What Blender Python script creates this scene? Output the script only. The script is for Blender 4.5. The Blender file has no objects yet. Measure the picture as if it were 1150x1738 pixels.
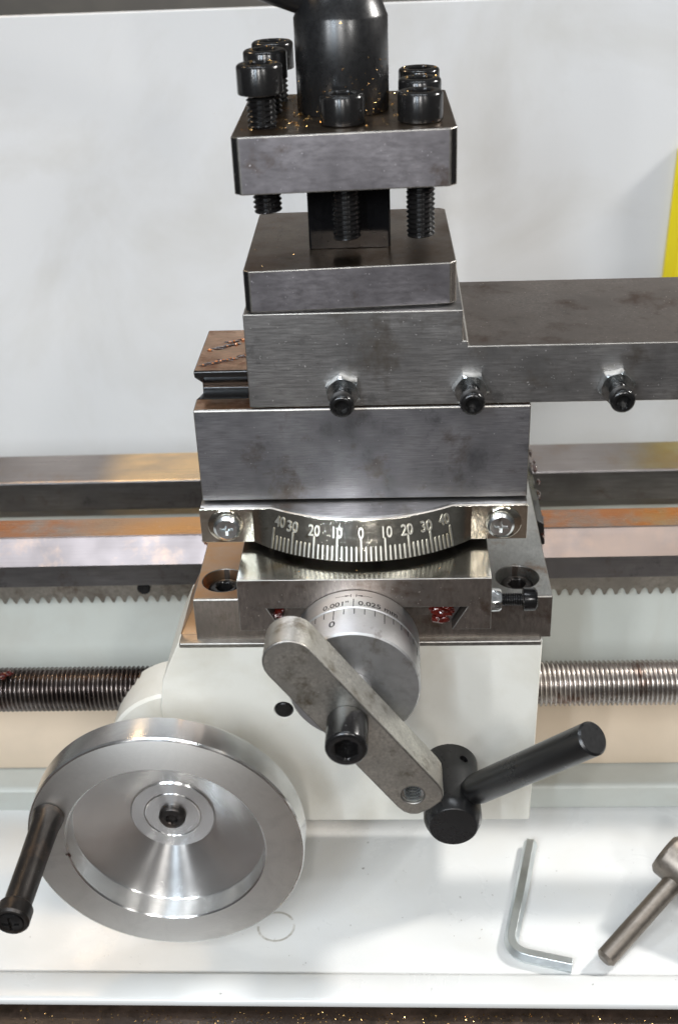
import bpy, bmesh, math, random
from mathutils import Vector, Matrix, noise
random.seed(7)
S = 0.001                      # everything below is written in millimetres
PI = math.pi
sc = bpy.context.scene
C = sc.collection

# ------------------------------------------------------------------ camera
f_px, pitch, roll, yaw = 2007.7, math.radians(29.161), math.radians(2.421), math.radians(3.364)
fw = Vector((-math.sin(yaw)*math.cos(pitch), math.cos(yaw)*math.cos(pitch), -math.sin(pitch)))
r0 = fw.cross(Vector((0, 0, 1))).normalized()
d0 = fw.cross(r0)
rt = math.cos(roll)*r0 + math.sin(roll)*d0
dn = -math.sin(roll)*r0 + math.cos(roll)*d0
cam_d = bpy.data.cameras.new('camera'); cam = bpy.data.objects.new('camera', cam_d); C.objects.link(cam)
m = Matrix((rt, -dn, -fw)).transposed().to_4x4(); m.translation = Vector((12.7003, -309.6569, 204.0081))*S
cam.matrix_world = m
cam_d.sensor_fit = 'HORIZONTAL'; cam_d.sensor_width = 36; cam_d.lens = f_px/1150*36
cam_d.clip_start = 0.01; cam_d.clip_end = 50
cam_d.dof.use_dof = True; cam_d.dof.focus_distance = 0.365; cam_d.dof.aperture_fstop = 22
sc.camera = cam

# ------------------------------------------------------------------ light
w = bpy.data.worlds.new('World'); sc.world = w; w.use_nodes = True
wn = w.node_tree
wt = wn.nodes.new('ShaderNodeTexCoord'); ws_ = wn.nodes.new('ShaderNodeSeparateXYZ'); wr = wn.nodes.new('ShaderNodeValToRGB')
wn.links.new(wt.outputs['Generated'], ws_.inputs[0])
wm = wn.nodes.new('ShaderNodeMapRange'); wm.inputs['From Min'].default_value = -1; wm.inputs['From Max'].default_value = 1
wn.links.new(ws_.outputs[2], wm.inputs['Value']); wn.links.new(wm.outputs[0], wr.inputs[0])
wr.color_ramp.elements[0].position = .28; wr.color_ramp.elements[0].color = (.16, .15, .14, 1)
wr.color_ramp.elements[1].position = .75; wr.color_ramp.elements[1].color = (.80, .83, .86, 1)
wn.links.new(wr.outputs[0], wn.nodes['Background'].inputs[0])
wn.nodes['Background'].inputs[1].default_value = 0.26
def area(name, loc, target, sx, sy, power, col):
    d = bpy.data.lights.new(name, 'AREA'); d.shape = 'RECTANGLE'; d.size = sx*S; d.size_y = sy*S; d.energy = power; d.color = col
    o = bpy.data.objects.new(name, d); C.objects.link(o)
    o.location = Vector(loc)*S
    o.rotation_euler = (Vector(target)-Vector(loc)).to_track_quat('-Z', 'Y').to_euler()
    return o
area('ceiling_and_added_lamp', (520, 185, 430), (0, 20, -20), 50, 70, 9.0, (1.0, 0.97, 0.93))
area('ceiling_and_added_lamp', (-170, -60, 800), (0, 0, 0), 50, 420, 2.4, (0.84, 0.92, 1.0))
area('ceiling_and_added_lamp', (90, -60, 820), (0, 0, 0), 30, 420, 2.2, (0.90, 0.95, 1.0))
for lx, lc in ((-300, (.92, .96, 1.0)), (-150, (.76, .88, 1.0)), (10, (1.0, .97, .94))):
    area('added_streak_lamp', (lx, -540, 360), (-60, -30, -60), 18, 260, 3.2, lc)  # narrow front lamps added to draw streaks on the handwheel dish
area('ceiling_and_added_lamp', (270, -520, 360), (0, 40, 60), 60, 60, 1.7, (1.0, .98, .95))  # added front lamp, meant to throw the tool post's shadow on the guard
area('warm_work_lamp', (-250, 170, 420), (-60, 0, -20), 60, 60, .9, (1.0, 0.70, 0.40))
sc.view_settings.view_transform = 'Standard'; sc.view_settings.look = 'None'
sc.view_settings.exposure = -0.86; sc.view_settings.gamma = 1

# ------------------------------------------------------------------ materials
def nodes(name):
    mt = bpy.data.materials.new(name); mt.use_nodes = True
    nt = mt.node_tree
    return mt, nt, nt.nodes['Principled BSDF']
def mapped(nt, scale=(1, 1, 1), rot=(0, 0, 0)):
    tc = nt.nodes.new('ShaderNodeTexCoord'); mp = nt.nodes.new('ShaderNodeMapping')
    mp.inputs['Scale'].default_value = [1000*s for s in scale]; mp.inputs['Rotation'].default_value = rot
    nt.links.new(tc.outputs['Object'], mp.inputs[0]); return mp.outputs[0]
def nz(nt, vec, scale, detail=4, rough=0.6, dist=0):
    n = nt.nodes.new('ShaderNodeTexNoise'); n.inputs['Scale'].default_value = scale
    n.inputs['Detail'].default_value = detail; n.inputs['Roughness'].default_value = rough; n.inputs['Distortion'].default_value = dist
    nt.links.new(vec, n.inputs['Vector']); return n.outputs['Fac']
def ramp(nt, fac, p0, p1, c0=(0, 0, 0, 1), c1=(1, 1, 1, 1)):
    r = nt.nodes.new('ShaderNodeValToRGB'); r.color_ramp.elements[0].position = p0; r.color_ramp.elements[1].position = p1
    r.color_ramp.elements[0].color = c0; r.color_ramp.elements[1].color = c1
    nt.links.new(fac, r.inputs[0]); return r.outputs[0]
def mix(nt, fac, a, b, mode='MIX'):
    x = nt.nodes.new('ShaderNodeMix'); x.data_type = 'RGBA'; x.blend_type = mode
    if hasattr(fac, 'is_output'): nt.links.new(fac, x.inputs[0])
    else: x.inputs[0].default_value = fac
    for v, i in ((a, 6), (b, 7)):
        if hasattr(v, 'is_output'): nt.links.new(v, x.inputs[i])
        else: x.inputs[i].default_value = (*v[:3], 1)
    return x.outputs[2]
def mathn(nt, op, a, b):
    x = nt.nodes.new('ShaderNodeMath'); x.operation = op; x.use_clamp = False
    for v, i in ((a, 0), (b, 1)):
        if hasattr(v, 'is_output'): nt.links.new(v, x.inputs[i])
        else: x.inputs[i].default_value = v
    return x.outputs[0]
def bump(nt, h, strength, dist, bs):
    b = nt.nodes.new('ShaderNodeBump'); b.inputs['Strength'].default_value = strength; b.inputs['Distance'].default_value = dist*S
    nt.links.new(h, b.inputs['Height']); nt.links.new(b.outputs[0], bs.inputs['Normal'])
def metal(name, base, rough=.35, metallic=1.0, stretch=(1, 1, 1), var=.25, stain=(.10, .055, .03), stain_amt=.0, stain_scale=.06,
          bump_s=.25, bump_d=.05, speck=0.0, grain=1.2, rot=(0, 0, 0), rvar=.18, dark_amt=0.0, x_tint=None, cloud_k=.72):
    mt, nt, bs = nodes(name)
    v = mapped(nt, stretch, rot); vi = mapped(nt)
    g = nz(nt, v, grain, 6, .7)
    big = nz(nt, vi, stain_scale, 6, .68, .15)
    lo = tuple(c*(1-var) for c in base); hi = tuple(min(1, c*(1+var)) for c in base)
    col = mix(nt, ramp(nt, g, .3, .7), lo, hi)
    cloud = nz(nt, vi, stain_scale*.7+.01, 3, .5)
    col = mix(nt, ramp(nt, cloud, .35, .68), col, tuple(c*cloud_k for c in base))
    if stain_amt > 0:
        fac = ramp(nt, big, .62-stain_amt*.35, .74-stain_amt*.2)
        fac = mathn(nt, 'MULTIPLY', fac, .85)
        col = mix(nt, fac, col, stain)
    if dark_amt > 0:
        d2 = nz(nt, vi, stain_scale*1.7, 7, .72, .1)
        col = mix(nt, mathn(nt, 'MULTIPLY', ramp(nt, d2, .64-dark_amt*.3, .80-dark_amt*.2), .8), col, tuple(c*.25 for c in base))
    if x_tint:            # tint along x, oil and painted reflections: (x at full strength, x where it ends, colour)
        sx = nt.nodes.new('ShaderNodeSeparateXYZ'); nt.links.new(vi, sx.inputs[0])
        mr = nt.nodes.new('ShaderNodeMapRange'); mr.interpolation_type = 'SMOOTHSTEP'
        mr.inputs['From Min'].default_value = x_tint[0]; mr.inputs['From Max'].default_value = x_tint[1]; mr.inputs['To Min'].default_value = 1; mr.inputs['To Max'].default_value = 0
        nt.links.new(sx.outputs[0], mr.inputs['Value'])
        if len(x_tint) > 3:
            m2 = nt.nodes.new('ShaderNodeMapRange'); m2.interpolation_type = 'SMOOTHSTEP'
            m2.inputs['From Min'].default_value = x_tint[3]; m2.inputs['From Max'].default_value = x_tint[4]; m2.inputs['To Min'].default_value = 0; m2.inputs['To Max'].default_value = 1
            nt.links.new(sx.outputs[0], m2.inputs['Value']); edge_ = mathn(nt, 'MULTIPLY', mr.outputs[0], m2.outputs[0])
        else: edge_ = mr.outputs[0]
        fn_ = nz(nt, mapped(nt, (.5, 1, 1)), .09, 5, .6)
        col = mix(nt, mathn(nt, 'MULTIPLY', edge_, ramp(nt, fn_, .25, .6, (.45, .45, .45, 1))), col, x_tint[2])
    if speck > 0:
        sp = nz(nt, vi, 1.5, 2, .5)
        col = mix(nt, ramp(nt, sp, .74-speck*.1, .78-speck*.1), col, tuple(min(1, c*2.2+.1) for c in base))
    nt.links.new(col, bs.inputs['Base Color'])
    bs.inputs['Metallic'].default_value = metallic
    r = mathn(nt, 'ADD', mathn(nt, 'MULTIPLY', mathn(nt, 'ADD', g, cloud), rvar), rough-rvar)
    nt.links.new(r, bs.inputs['Roughness'])
    bump(nt, g, bump_s, bump_d, bs)
    return mt
def paint(name, base, rough=.4, dirt=(.35, .32, .27), amt=.35, spots=.5, scale=.03):
    mt, nt, bs = nodes(name)
    vi = mapped(nt)
    a = nz(nt, vi, scale, 6, .6, .5)
    col = mix(nt, mathn(nt, 'MULTIPLY', ramp(nt, a, .45, .75), amt), base, dirt)
    b = nz(nt, vi, .16, 3, .5, .4)
    col = mix(nt, mathn(nt, 'MULTIPLY', ramp(nt, b, (.80-spots*.05), (.83-spots*.05)), .75), col, (.10, .085, .065))
    nt.links.new(col, bs.inputs['Base Color'])
    nt.links.new(mathn(nt, 'ADD', mathn(nt, 'MULTIPLY', a, .3), rough-.15), bs.inputs['Roughness'])
    c = nz(nt, vi, .5, 3, .6)
    bump(nt, c, .2, .2, bs)
    return mt
M = {}
M['ground'] = metal('ground_steel_face', (.44, .435, .46), .42, stretch=(.12, 1, 2.0), var=.30, grain=1.3, stain_amt=.14, stain=(.16, .125, .10), dark_amt=.24, speck=.1, cloud_k=.48)
M['slide'] = metal('ground_steel_slide', (.38, .368, .36), .44, stretch=(.12, 1, 2.0), var=.34, grain=1.5, stain_amt=.22, stain=(.14, .12, .10), dark_amt=.24, speck=.12, cloud_k=.48)
M['post'] = metal('tool_post_steel', (.37, .35, .37), .42, stretch=(.35, 1, 1), var=.15, grain=.8, stain_amt=.10, stain=(.11, .075, .05), speck=.15, cloud_k=.48)
M['post_top'] = metal('oily_plate', (.30, .235, .18), .32, var=.3, grain=.6, stain_amt=.4, stain=(.15, .08, .035), dark_amt=.2, speck=.15)
M['mill'] = metal('milled_dark_steel', (.27, .235, .21), .45, stretch=(1, 1, .35), var=.3, grain=1.0, stain_amt=.25, stain=(.10, .06, .04), dark_amt=.15, speck=.2)
M['saddle'] = metal('saddle_iron', (.60, .60, .575), .40, stretch=(1, .4, 1), var=.22, grain=1.0, stain_amt=.2, stain=(.30, .17, .09), x_tint=(-44, -22, (.66, .40, .22)), dark_amt=.1, speck=.1, bump_s=.3)  # copper tint at left puts a warm reflection into the oily colour
M['polished'] = metal('polished_slide_top', (.42, .40, .36), .2, stretch=(.3, 1.5, 1), var=.12, grain=1.2, stain_amt=.15, stain=(.22, .17, .11), bump_s=.05)
M['way'] = metal('bed_way_steel', (.40, .355, .335), .3, stretch=(.03, 1.2, 1.2), var=.22, grain=1.0, stain_amt=.25, stain=(.30, .22, .16), stain_scale=.03, bump_s=.12, x_tint=(-20, 20, (.90, .62, .34), -112, -92))  # amber band paints a warm reflection on the rear way, part oil
M['way_oily'] = metal('oily_way_steel', (.46, .36, .29), .26, stretch=(.05, 1.2, 1.2), var=.22, grain=1.0, stain_amt=.62, stain=(.58, .20, .05), stain_scale=.05, bump_s=.15, x_tint=(-20, 30, (.80, .40, .14), -115, -75), speck=.1)
M['way_slope'] = metal('way_slope_steel', (.23, .205, .205), .42, stretch=(.03, 1.2, 1.2), var=.15, grain=1.0, stain_amt=.34, stain=(.36, .26, .2), stain_scale=.05, bump_s=.12, x_tint=(900, 901, (.25, .20, .175), 20, 95))
M['edge'] = metal('worn_edge', (.36, .345, .32), .42, var=.35, grain=.6, bump_s=.3)
M['ledge'] = metal('oily_ledge', (.78, .50, .33), .34, stretch=(.3, 1, 1), var=.25, grain=.8, stain_amt=.35, stain=(.36, .14, .06), stain_scale=.12, bump_s=.2)
M['lit_bedpaint'] = paint('beige_lit_bed_paint', (.66, .54, .41), .35, amt=.4, spots=.4, dirt=(.5, .42, .32))  # bed paint with reflected warm light put into the colour
M['way_side'] = metal('bed_way_side', (.21, .20, .20), .42, stretch=(.1, 1, 1), var=.25, grain=.8, stain_amt=.2, stain=(.12, .09, .07), dark_amt=.15)
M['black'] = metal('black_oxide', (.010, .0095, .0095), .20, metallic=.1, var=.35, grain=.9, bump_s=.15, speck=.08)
M['oilblack'] = metal('oily_black_steel', (.004, .004, .0045), .10, metallic=0, var=.3, grain=.5, bump_s=.1, rvar=.05)
M['oilblack'].node_tree.nodes['Principled BSDF'].inputs['Specular IOR Level'].default_value = .12
M['blacksoft'] = metal('black_painted_steel', (.010, .010, .0105), .30, metallic=.0, var=.3, grain=.7, bump_s=.12)
M['blackworn'] = metal('worn_black_grip', (.055, .050, .047), .33, metallic=.8, var=.5, grain=.35, stretch=(1, .3, 1), stain_amt=.3, stain=(.10, .075, .06), stain_scale=.15, bump_s=.3, speck=.2)
M['zinc'] = metal('zinc_plate', (.92, .97, .97), .22, var=.15, grain=.8, bump_s=.1, stain_amt=.1, stain=(.3, .28, .2), stain_scale=.3)
M['nickel'] = metal('nickel_plate', (.84, .79, .68), .13, var=.1, grain=.13, bump_s=.5, bump_d=.35, stain_amt=.12, stain=(.30, .23, .13), stain_scale=.2)
M['raised'] = metal('raised_marks', (.92, .89, .80), .36, var=.1, grain=1.5, bump_s=.2)
M['dial'] = metal('satin_dial_steel', (.86, .86, .86), .38, stretch=(1, 3, 1), var=.08, grain=.8, bump_s=.06, stain_amt=.05)
M['dialface'] = metal('dial_front', (.56, .56, .57), .45, var=.12, grain=.5, bump_s=.08, stain_amt=.12, stain=(.2, .17, .14))
M['arm'] = metal('crank_arm_steel', (.66, .645, .59), .38, var=.3, grain=1.1, stain_amt=.25, stain=(.17, .14, .09), stain_scale=.12, dark_amt=.15, speck=.35, bump_s=.35)
M['screw'] = metal('leadscrew_steel', (.60, .56, .53), .27, rvar=.02, var=.04, grain=.5, stain_amt=.18, stain=(.20, .09, .05), stain_scale=.09, x_tint=(-75, -20, (.12, .10, .095)), dark_amt=.0, bump_s=.0)
M['keysteel'] = metal('chuck_key_steel', (.30, .265, .23), .46, var=.2, grain=.6, stain_amt=.1, bump_s=.15)
M['chrome'] = metal('hex_key_plating', (.72, .77, .78), .38, var=.04, grain=.4, bump_s=.06)
M['rack'] = metal('rack_iron', (.34, .31, .27), .5, var=.3, grain=.6, stain_amt=.2)
M['cream'] = paint('cream_machine_paint', (.70, .69, .635), .36, amt=.55, spots=1.0, dirt=(.50, .46, .36))
M['bedpaint'] = paint('grey_green_bed_paint', (.49, .51, .475), .36, amt=.35, spots=.5)
M['white'] = paint('white_tray_paint', (.64, .645, .635), .3, amt=.3, spots=1.1, dirt=(.6, .57, .5))
M['guard'] = paint('white_guard_paint', (.585, .593, .60), .42, amt=.75, spots=.2, dirt=(.46, .45, .42), scale=.011)
M['yellow'] = paint('yellow_paint', (.80, .66, .012), .4, amt=.1, spots=.3)
M['greypaint'] = paint('grey_paint', (.35, .36, .37), .45, amt=.2, spots=.3)
M['room'] = paint('room_wall_paint', (.20, .185, .165), .8, amt=.3, spots=.1)
M['ink'] = paint('black_ink', (.025, .025, .03), .6, amt=0, spots=0)
M['stain'] = paint('faint_grey_stain', (.42, .40, .36), .5, amt=1, spots=0, dirt=(.72, .71, .68), scale=.35)
M['bench'] = metal('oily_bench', (.045, .030, .022), .35, metallic=.1, var=.6, grain=.25, stain_amt=.3, stain=(.02, .015, .01), bump_s=.6, bump_d=.4)
M['brass'] = metal('brass_chip', (.88, .52, .20), .25, var=.3, grain=1)
def turned(name, base, rough, aniso=.8, axis='Y'):
    mt, nt, bs = nodes(name)
    tc = nt.nodes.new('ShaderNodeTexCoord')
    sp = nt.nodes.new('ShaderNodeSeparateXYZ'); nt.links.new(tc.outputs['Object'], sp.inputs[0])
    r2 = mathn(nt, 'SQRT', mathn(nt, 'ADD', mathn(nt, 'MULTIPLY', sp.outputs[0], sp.outputs[0]), mathn(nt, 'MULTIPLY', sp.outputs[2], sp.outputs[2])), 0)
    cb = nt.nodes.new('ShaderNodeCombineXYZ'); nt.links.new(mathn(nt, 'MULTIPLY', r2, 1000), cb.inputs[0]); nt.links.new(mathn(nt, 'MULTIPLY', sp.outputs[1], 1000), cb.inputs[1])
    g = nz(nt, cb.outputs[0], 3.0, 5, .7)
    vi = mapped(nt); cl = nz(nt, vi, .09, 5, .6, .5)
    col = mix(nt, ramp(nt, g, .3, .7), tuple(c*.93 for c in base), base)
    col = mix(nt, ramp(nt, cl, .45, .75), col, tuple(c*.82 for c in base))
    nt.links.new(col, bs.inputs['Base Color']); bs.inputs['Metallic'].default_value = 1
    nt.links.new(mathn(nt, 'ADD', mathn(nt, 'MULTIPLY', cl, .16), rough-.08), bs.inputs['Roughness'])
    bs.inputs['Anisotropic'].default_value = aniso; bs.inputs['Anisotropic Rotation'].default_value = .25
    tg = nt.nodes.new('ShaderNodeTangent'); tg.direction_type = 'RADIAL'; tg.axis = axis
    nt.links.new(tg.outputs[0], bs.inputs['Tangent'])
    bump(nt, g, .28, .03, bs)
    return mt
M['turned'] = turned('turned_aluminium', (.96, .955, .94), .24, .95)
M['rimface'] = turned('satin_rim_face', (.86, .84, .80), .50, .5)
def grease(name, col):
    mt, nt, bs = nodes(name); v = mapped(nt)
    g = nz(nt, v, .8, 4, .6)
    nt.links.new(mix(nt, g, tuple(c*.5 for c in col), tuple(min(1, c*1.5) for c in col)), bs.inputs['Base Color'])
    bs.inputs['Roughness'].default_value = .08; bs.inputs['Subsurface Weight'].default_value = .1; bs.inputs['Coat Weight'].default_value = .6
    bs.inputs['Subsurface Radius'].default_value = (.002, .0006, .0003)
    bump(nt, g, .5, .3, bs); return mt
M['redgrease'] = grease('dark_red_grease', (.06, .006, .004))
M['amber'] = grease('amber_oil', (.50, .20, .08))
M['browngrease'] = grease('brown_grease', (.035, .014, .009))

# ------------------------------------------------------------------ helpers
def set_props(o, label=None, cat=None, group=None, kind=None):
    if label: o['label'] = label
    if cat: o['category'] = cat
    if group: o['group'] = group
    if kind: o['kind'] = kind
    return o
def thing(name, label, cat, loc=(0, 0, 0), rotz=0, group=None):
    o = bpy.data.objects.new(name, None); C.objects.link(o); o.empty_display_size = .01
    o.location = Vector(loc)*S; o.rotation_euler = (0, 0, rotz); return set_props(o, label, cat, group)
def base_of(parent): return (Vector(parent.location)/S if parent is not None and parent.parent is None else Vector((0, 0, 0)))
def link(name, bm, mat, parent=None, world=True, smooth=35, bevel=0, cuts=(), seg=2, edge=None, loc=None, mat_local=None, off=None):
    """bm is in mm.  world=True: coordinates are scene mm and are shifted to the parent's base."""
    me = bpy.data.meshes.new(name)
    bmesh.ops.recalc_face_normals(bm, faces=bm.faces)
    sh = off if off is not None else (base_of(parent) if (world and parent is not None) else Vector((0, 0, 0)))
    for v in bm.verts: v.co = (v.co-sh)*S
    bm.to_mesh(me); bm.free()
    o = bpy.data.objects.new(name, me); C.objects.link(o)
    mats = mat if isinstance(mat, (list, tuple)) else [mat]
    for mm in mats: me.materials.append(mm)
    def shade(mesh):
        for p in mesh.polygons: p.use_smooth = True
        mesh.set_sharp_from_angle(angle=math.radians(smooth))
    shade(me)
    if cuts or bevel:
        cobs = []
        for cb in cuts:
            for v in cb.verts: v.co = (v.co-sh)*S
            bmesh.ops.recalc_face_normals(cb, faces=cb.faces)
            cm = bpy.data.meshes.new('cut'); cb.to_mesh(cm); cb.free(); shade(cm)
            co = bpy.data.objects.new('cut', cm); C.objects.link(co); cobs.append(co)
            md = o.modifiers.new('b', 'BOOLEAN'); md.operation = 'DIFFERENCE'; md.object = co; md.solver = 'EXACT'
        if bevel:
            md = o.modifiers.new('v', 'BEVEL'); md.width = bevel*S; md.segments = seg; md.limit_method = 'ANGLE'; md.angle_limit = math.radians(38)
            md.use_clamp_overlap = True; md.harden_normals = True
            if edge: me.materials.append(edge); md.material = len(me.materials)-1
        dg = bpy.context.evaluated_depsgraph_get(); dg.update()
        nm = bpy.data.meshes.new_from_object(o.evaluated_get(dg)); o.modifiers.clear(); o.data = nm; me = nm; me.name = name
        for co in cobs: bpy.data.objects.remove(co, do_unlink=True)
        if not me.materials:
            for mm in mats: me.materials.append(mm)
        if not bevel: shade(me)
    if parent is not None: o.parent = parent
    if mat_local is not None: o.matrix_local = mat_local
    return o
def B(): return bmesh.new()
def box(bm, x0, x1, y0, y1, z0, z1):
    r = bmesh.ops.create_cube(bm, size=1, matrix=Matrix.Translation(((x0+x1)/2, (y0+y1)/2, (z0+z1)/2)) @ Matrix.Diagonal((x1-x0, y1-y0, z1-z0, 1)))
    return bm
def prism(bm, pts, a0, a1, axis='x'):
    """polygon extruded: axis x -> pts are (y,z); axis y -> (x,z); axis z -> (x,y)"""
    def P(p, a): return {'x': (a, p[0], p[1]), 'y': (p[0], a, p[1]), 'z': (p[0], p[1], a)}[axis]
    A = [bm.verts.new(P(p, a0)) for p in pts]; Bv = [bm.verts.new(P(p, a1)) for p in pts]
    n = len(pts)
    bm.faces.new(A); bm.faces.new(Bv[::-1])
    for i in range(n): bm.faces.new((A[i], A[(i+1) % n], Bv[(i+1) % n], Bv[i]))
    return bm
def frame(p, d):
    return Matrix.Translation(Vector(p)) @ Vector(d).to_track_quat('Z', 'X').to_matrix().to_4x4()
def lathe(bm, prof, seg=48, mtx=Matrix()):
    """prof: (r, h) along local z; a radius 0 closes with a pole"""
    rings = []
    for r, h in prof:
        if r == 0: rings.append([bm.verts.new(mtx @ Vector((0, 0, h)))])
        else: rings.append([bm.verts.new(mtx @ Vector((r*math.cos(2*PI*i/seg), r*math.sin(2*PI*i/seg), h))) for i in range(seg)])
    for a, b in zip(rings, rings[1:]):
        for i in range(seg):
            j = (i+1) % seg
            if len(a) == 1 and len(b) == 1: continue
            if len(a) == 1: bm.faces.new((a[0], b[i], b[j]))
            elif len(b) == 1: bm.faces.new((a[i], a[j], b[0]))
            else: bm.faces.new((a[i], a[j], b[j], b[i]))
    return bm
def cyl(bm, p, d, r, L, ch=0.4, seg=40, ch0=None):
    ch0 = ch if ch0 is None else ch0
    prof = [(0, 0)] + ([(r-ch0, 0), (r, ch0)] if ch0 else [(r, 0)]) + ([(r, L-ch), (r-ch, L)] if ch else [(r, L)]) + [(0, L)]
    return lathe(bm, prof, seg, frame(p, d))
def hexr(a, af):       # radius of a hexagon of across-flats af at angle a
    t = (a % (PI/3)) - PI/6
    return af/2/math.cos(t)
def sockethead(bm, r, h, af, depth, mtx, seg=48, knurl=0):
    """socket cap: local z from 0 (under head) to h"""
    def ring(fr, z): return [bm.verts.new(mtx @ Vector((fr(2*PI*i/seg)*math.cos(2*PI*i/seg), fr(2*PI*i/seg)*math.sin(2*PI*i/seg), z))) for i in range(seg)]
    R = [ring(lambda a: r-.15, 0), ring(lambda a: r, .2), ring(lambda a: r, h-.9), ring(lambda a: r-.25, h-.35), ring(lambda a: r-.8, h)]
    rm = (r-.8+af/2*1.12)/2
    R += [ring(lambda a: rm, h), ring(lambda a: af/2*1.2, h-.02), ring(lambda a: hexr(a, af), h-.35), ring(lambda a: hexr(a, af), h-depth)]
    c0 = bm.verts.new(mtx @ Vector((0, 0, 0))); c1 = bm.verts.new(mtx @ Vector((0, 0, h-depth-.5)))
    for a, b in zip(R, R[1:]):
        for i in range(seg): bm.faces.new((a[i], a[(i+1) % seg], b[(i+1) % seg], b[i]))
    for i in range(seg):
        bm.faces.new((R[0][(i+1) % seg], R[0][i], c0)); bm.faces.new((R[-1][i], R[-1][(i+1) % seg], c1))
    return bm
def thread(bm, ro, ri, pitch, L, mtx, seg=28, per=6, flat=False):
    """helical grid: each ring follows the helix, so crests run clean"""
    def rad(ph):
        ph = ph % 1.0
        if flat:
            return ri+(ro-ri)*(.5+.5*math.cos(2*PI*ph))**.7
        return ri+(ro-ri)*(1-abs(2*ph-1))
    n = max(per+2, int((L/pitch-1)*per)); rows = []
    for k in range(n+1):
        r = rad(k/per+.001); row = []
        for i in range(seg):
            z = (k/per+i/seg)*pitch; t = 2*PI*i/seg
            rr = min(r, ri+(ro-ri)*max(0, min(1, (L-z)/pitch/.8)))
            row.append(bm.verts.new(mtx @ Vector((rr*math.cos(t), rr*math.sin(t), min(z, L)))))
        rows.append(row)
    for k in range(n):
        for i in range(seg-1): bm.faces.new((rows[k][i], rows[k][i+1], rows[k+1][i+1], rows[k+1][i]))
    for k in range(n):          # the seam joins one pitch further on
        if k+per+1 <= n: bm.faces.new((rows[k][seg-1], rows[k+per][0], rows[k+per+1][0], rows[k+1][seg-1]))
    bmesh.ops.holes_fill(bm, edges=[e for e in bm.edges if e.is_boundary], sides=0)
    bmesh.ops.triangulate(bm, faces=[f for f in bm.faces if len(f.verts) > 4])
    return bm
def hexnut(bm, p, d, af, h, hole=0, ang=0):
    mt = frame(p, d) @ Matrix.Rotation(ang, 4, 'Z'); seg = 48
    def ring(fr, z): return [bm.verts.new(mt @ Vector((fr(2*PI*i/seg)*math.cos(2*PI*i/seg), fr(2*PI*i/seg)*math.sin(2*PI*i/seg), z))) for i in range(seg)]
    rc = af/2*1.02
    hx = lambda t: hexr(t, af)
    ho = hole or .1
    z1 = h*.8
    R = [ring(hx, 0), ring(hx, z1), ring(lambda t: min(hexr(t, af), rc)*.97, h), ring(lambda t: ho, h), ring(lambda t: ho, 0)]
    for p_, q_ in zip(R, R[1:]+R[:1]):
        for i in range(seg): bm.faces.new((p_[i], p_[(i+1) % seg], q_[(i+1) % seg], q_[i]))
    return bm
def tube(bm, pts, r, seg=16, hexa=False):
    pts = [Vector(p) for p in pts]; rings = []
    up = Vector((0, 0, 1)); n = 6 if hexa else seg
    for i, p in enumerate(pts):
        t = (pts[min(i+1, len(pts)-1)]-pts[max(i-1, 0)]).normalized()
        s = t.cross(up)
        if s.length < .1: s = t.cross(Vector((0, 1, 0)))
        s.normalize(); u = s.cross(t)
        rings.append([bm.verts.new(p+s*r*math.cos(2*PI*k/n)+u*r*math.sin(2*PI*k/n)) for k in range(n)])
    for a, b in zip(rings, rings[1:]):
        for i in range(n): bm.faces.new((a[i], a[(i+1) % n], b[(i+1) % n], b[i]))
    bm.faces.new(rings[0][::-1]); bm.faces.new(rings[-1]); return bm
def text_mesh(s, size, ext=.0, off=0):
    cu = bpy.data.curves.new('t', 'FONT'); cu.body = s; cu.size = size; cu.extrude = ext; cu.resolution_u = 3; cu.align_x = 'CENTER'; cu.offset = off
    o = bpy.data.objects.new('t', cu); C.objects.link(o)
    dg = bpy.context.evaluated_depsgraph_get(); dg.update()
    me = bpy.data.meshes.new_from_object(o.evaluated_get(dg)); bpy.data.objects.remove(o, do_unlink=True)
    b = bmesh.new(); b.from_mesh(me); bpy.data.meshes.remove(me)
    bmesh.ops.triangulate(b, faces=b.faces)
    return b
def merge(dst, src, fn):
    mp = {v: dst.verts.new(fn(v.co)) for v in src.verts}
    for f in src.faces:
        try: dst.faces.new([mp[v] for v in f.verts])
        except ValueError: pass
    src.free(); return dst
def blob(bm, c, r, sc3=(1, 1, 1), rough=.35, sub=2):
    t = bmesh.new(); bmesh.ops.create_icosphere(t, subdivisions=sub, radius=1)
    o = Vector((random.uniform(-99, 99), random.uniform(-99, 99), random.uniform(-99, 99)))
    for v in t.verts:
        k = 1+rough*noise.noise(v.co*1.7+o)*1.6
        v.co = Vector(c)+Vector((v.co.x*sc3[0], v.co.y*sc3[1], v.co.z*sc3[2]))*r*k
    return merge(bm, t, lambda q: q)
def chip(bm, p, s):
    a = [Vector((random.uniform(-1, 1), random.uniform(-1, 1), random.uniform(-.2, .6)))*s for _ in range(3)]
    a.append(Vector((random.uniform(-.4, .4), random.uniform(-.4, .4), random.uniform(.5, 1)))*s*.7)
    vs = [bm.verts.new(Vector(p)+q) for q in a]
    for t in ((0, 1, 2), (0, 1, 3), (1, 2, 3), (0, 2, 3)): bm.faces.new([vs[i] for i in t])

# ================================================================== setting
b = B(); box(b, -700, 700, -420, 420, -170, -129)
set_props(link('workbench_top', b, M['bench'], bevel=1), kind='structure')
b = B(); box(b, -1400, 1400, 900, 920, -600, 900)
set_props(link('room_wall', b, M['room']), kind='structure')

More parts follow.
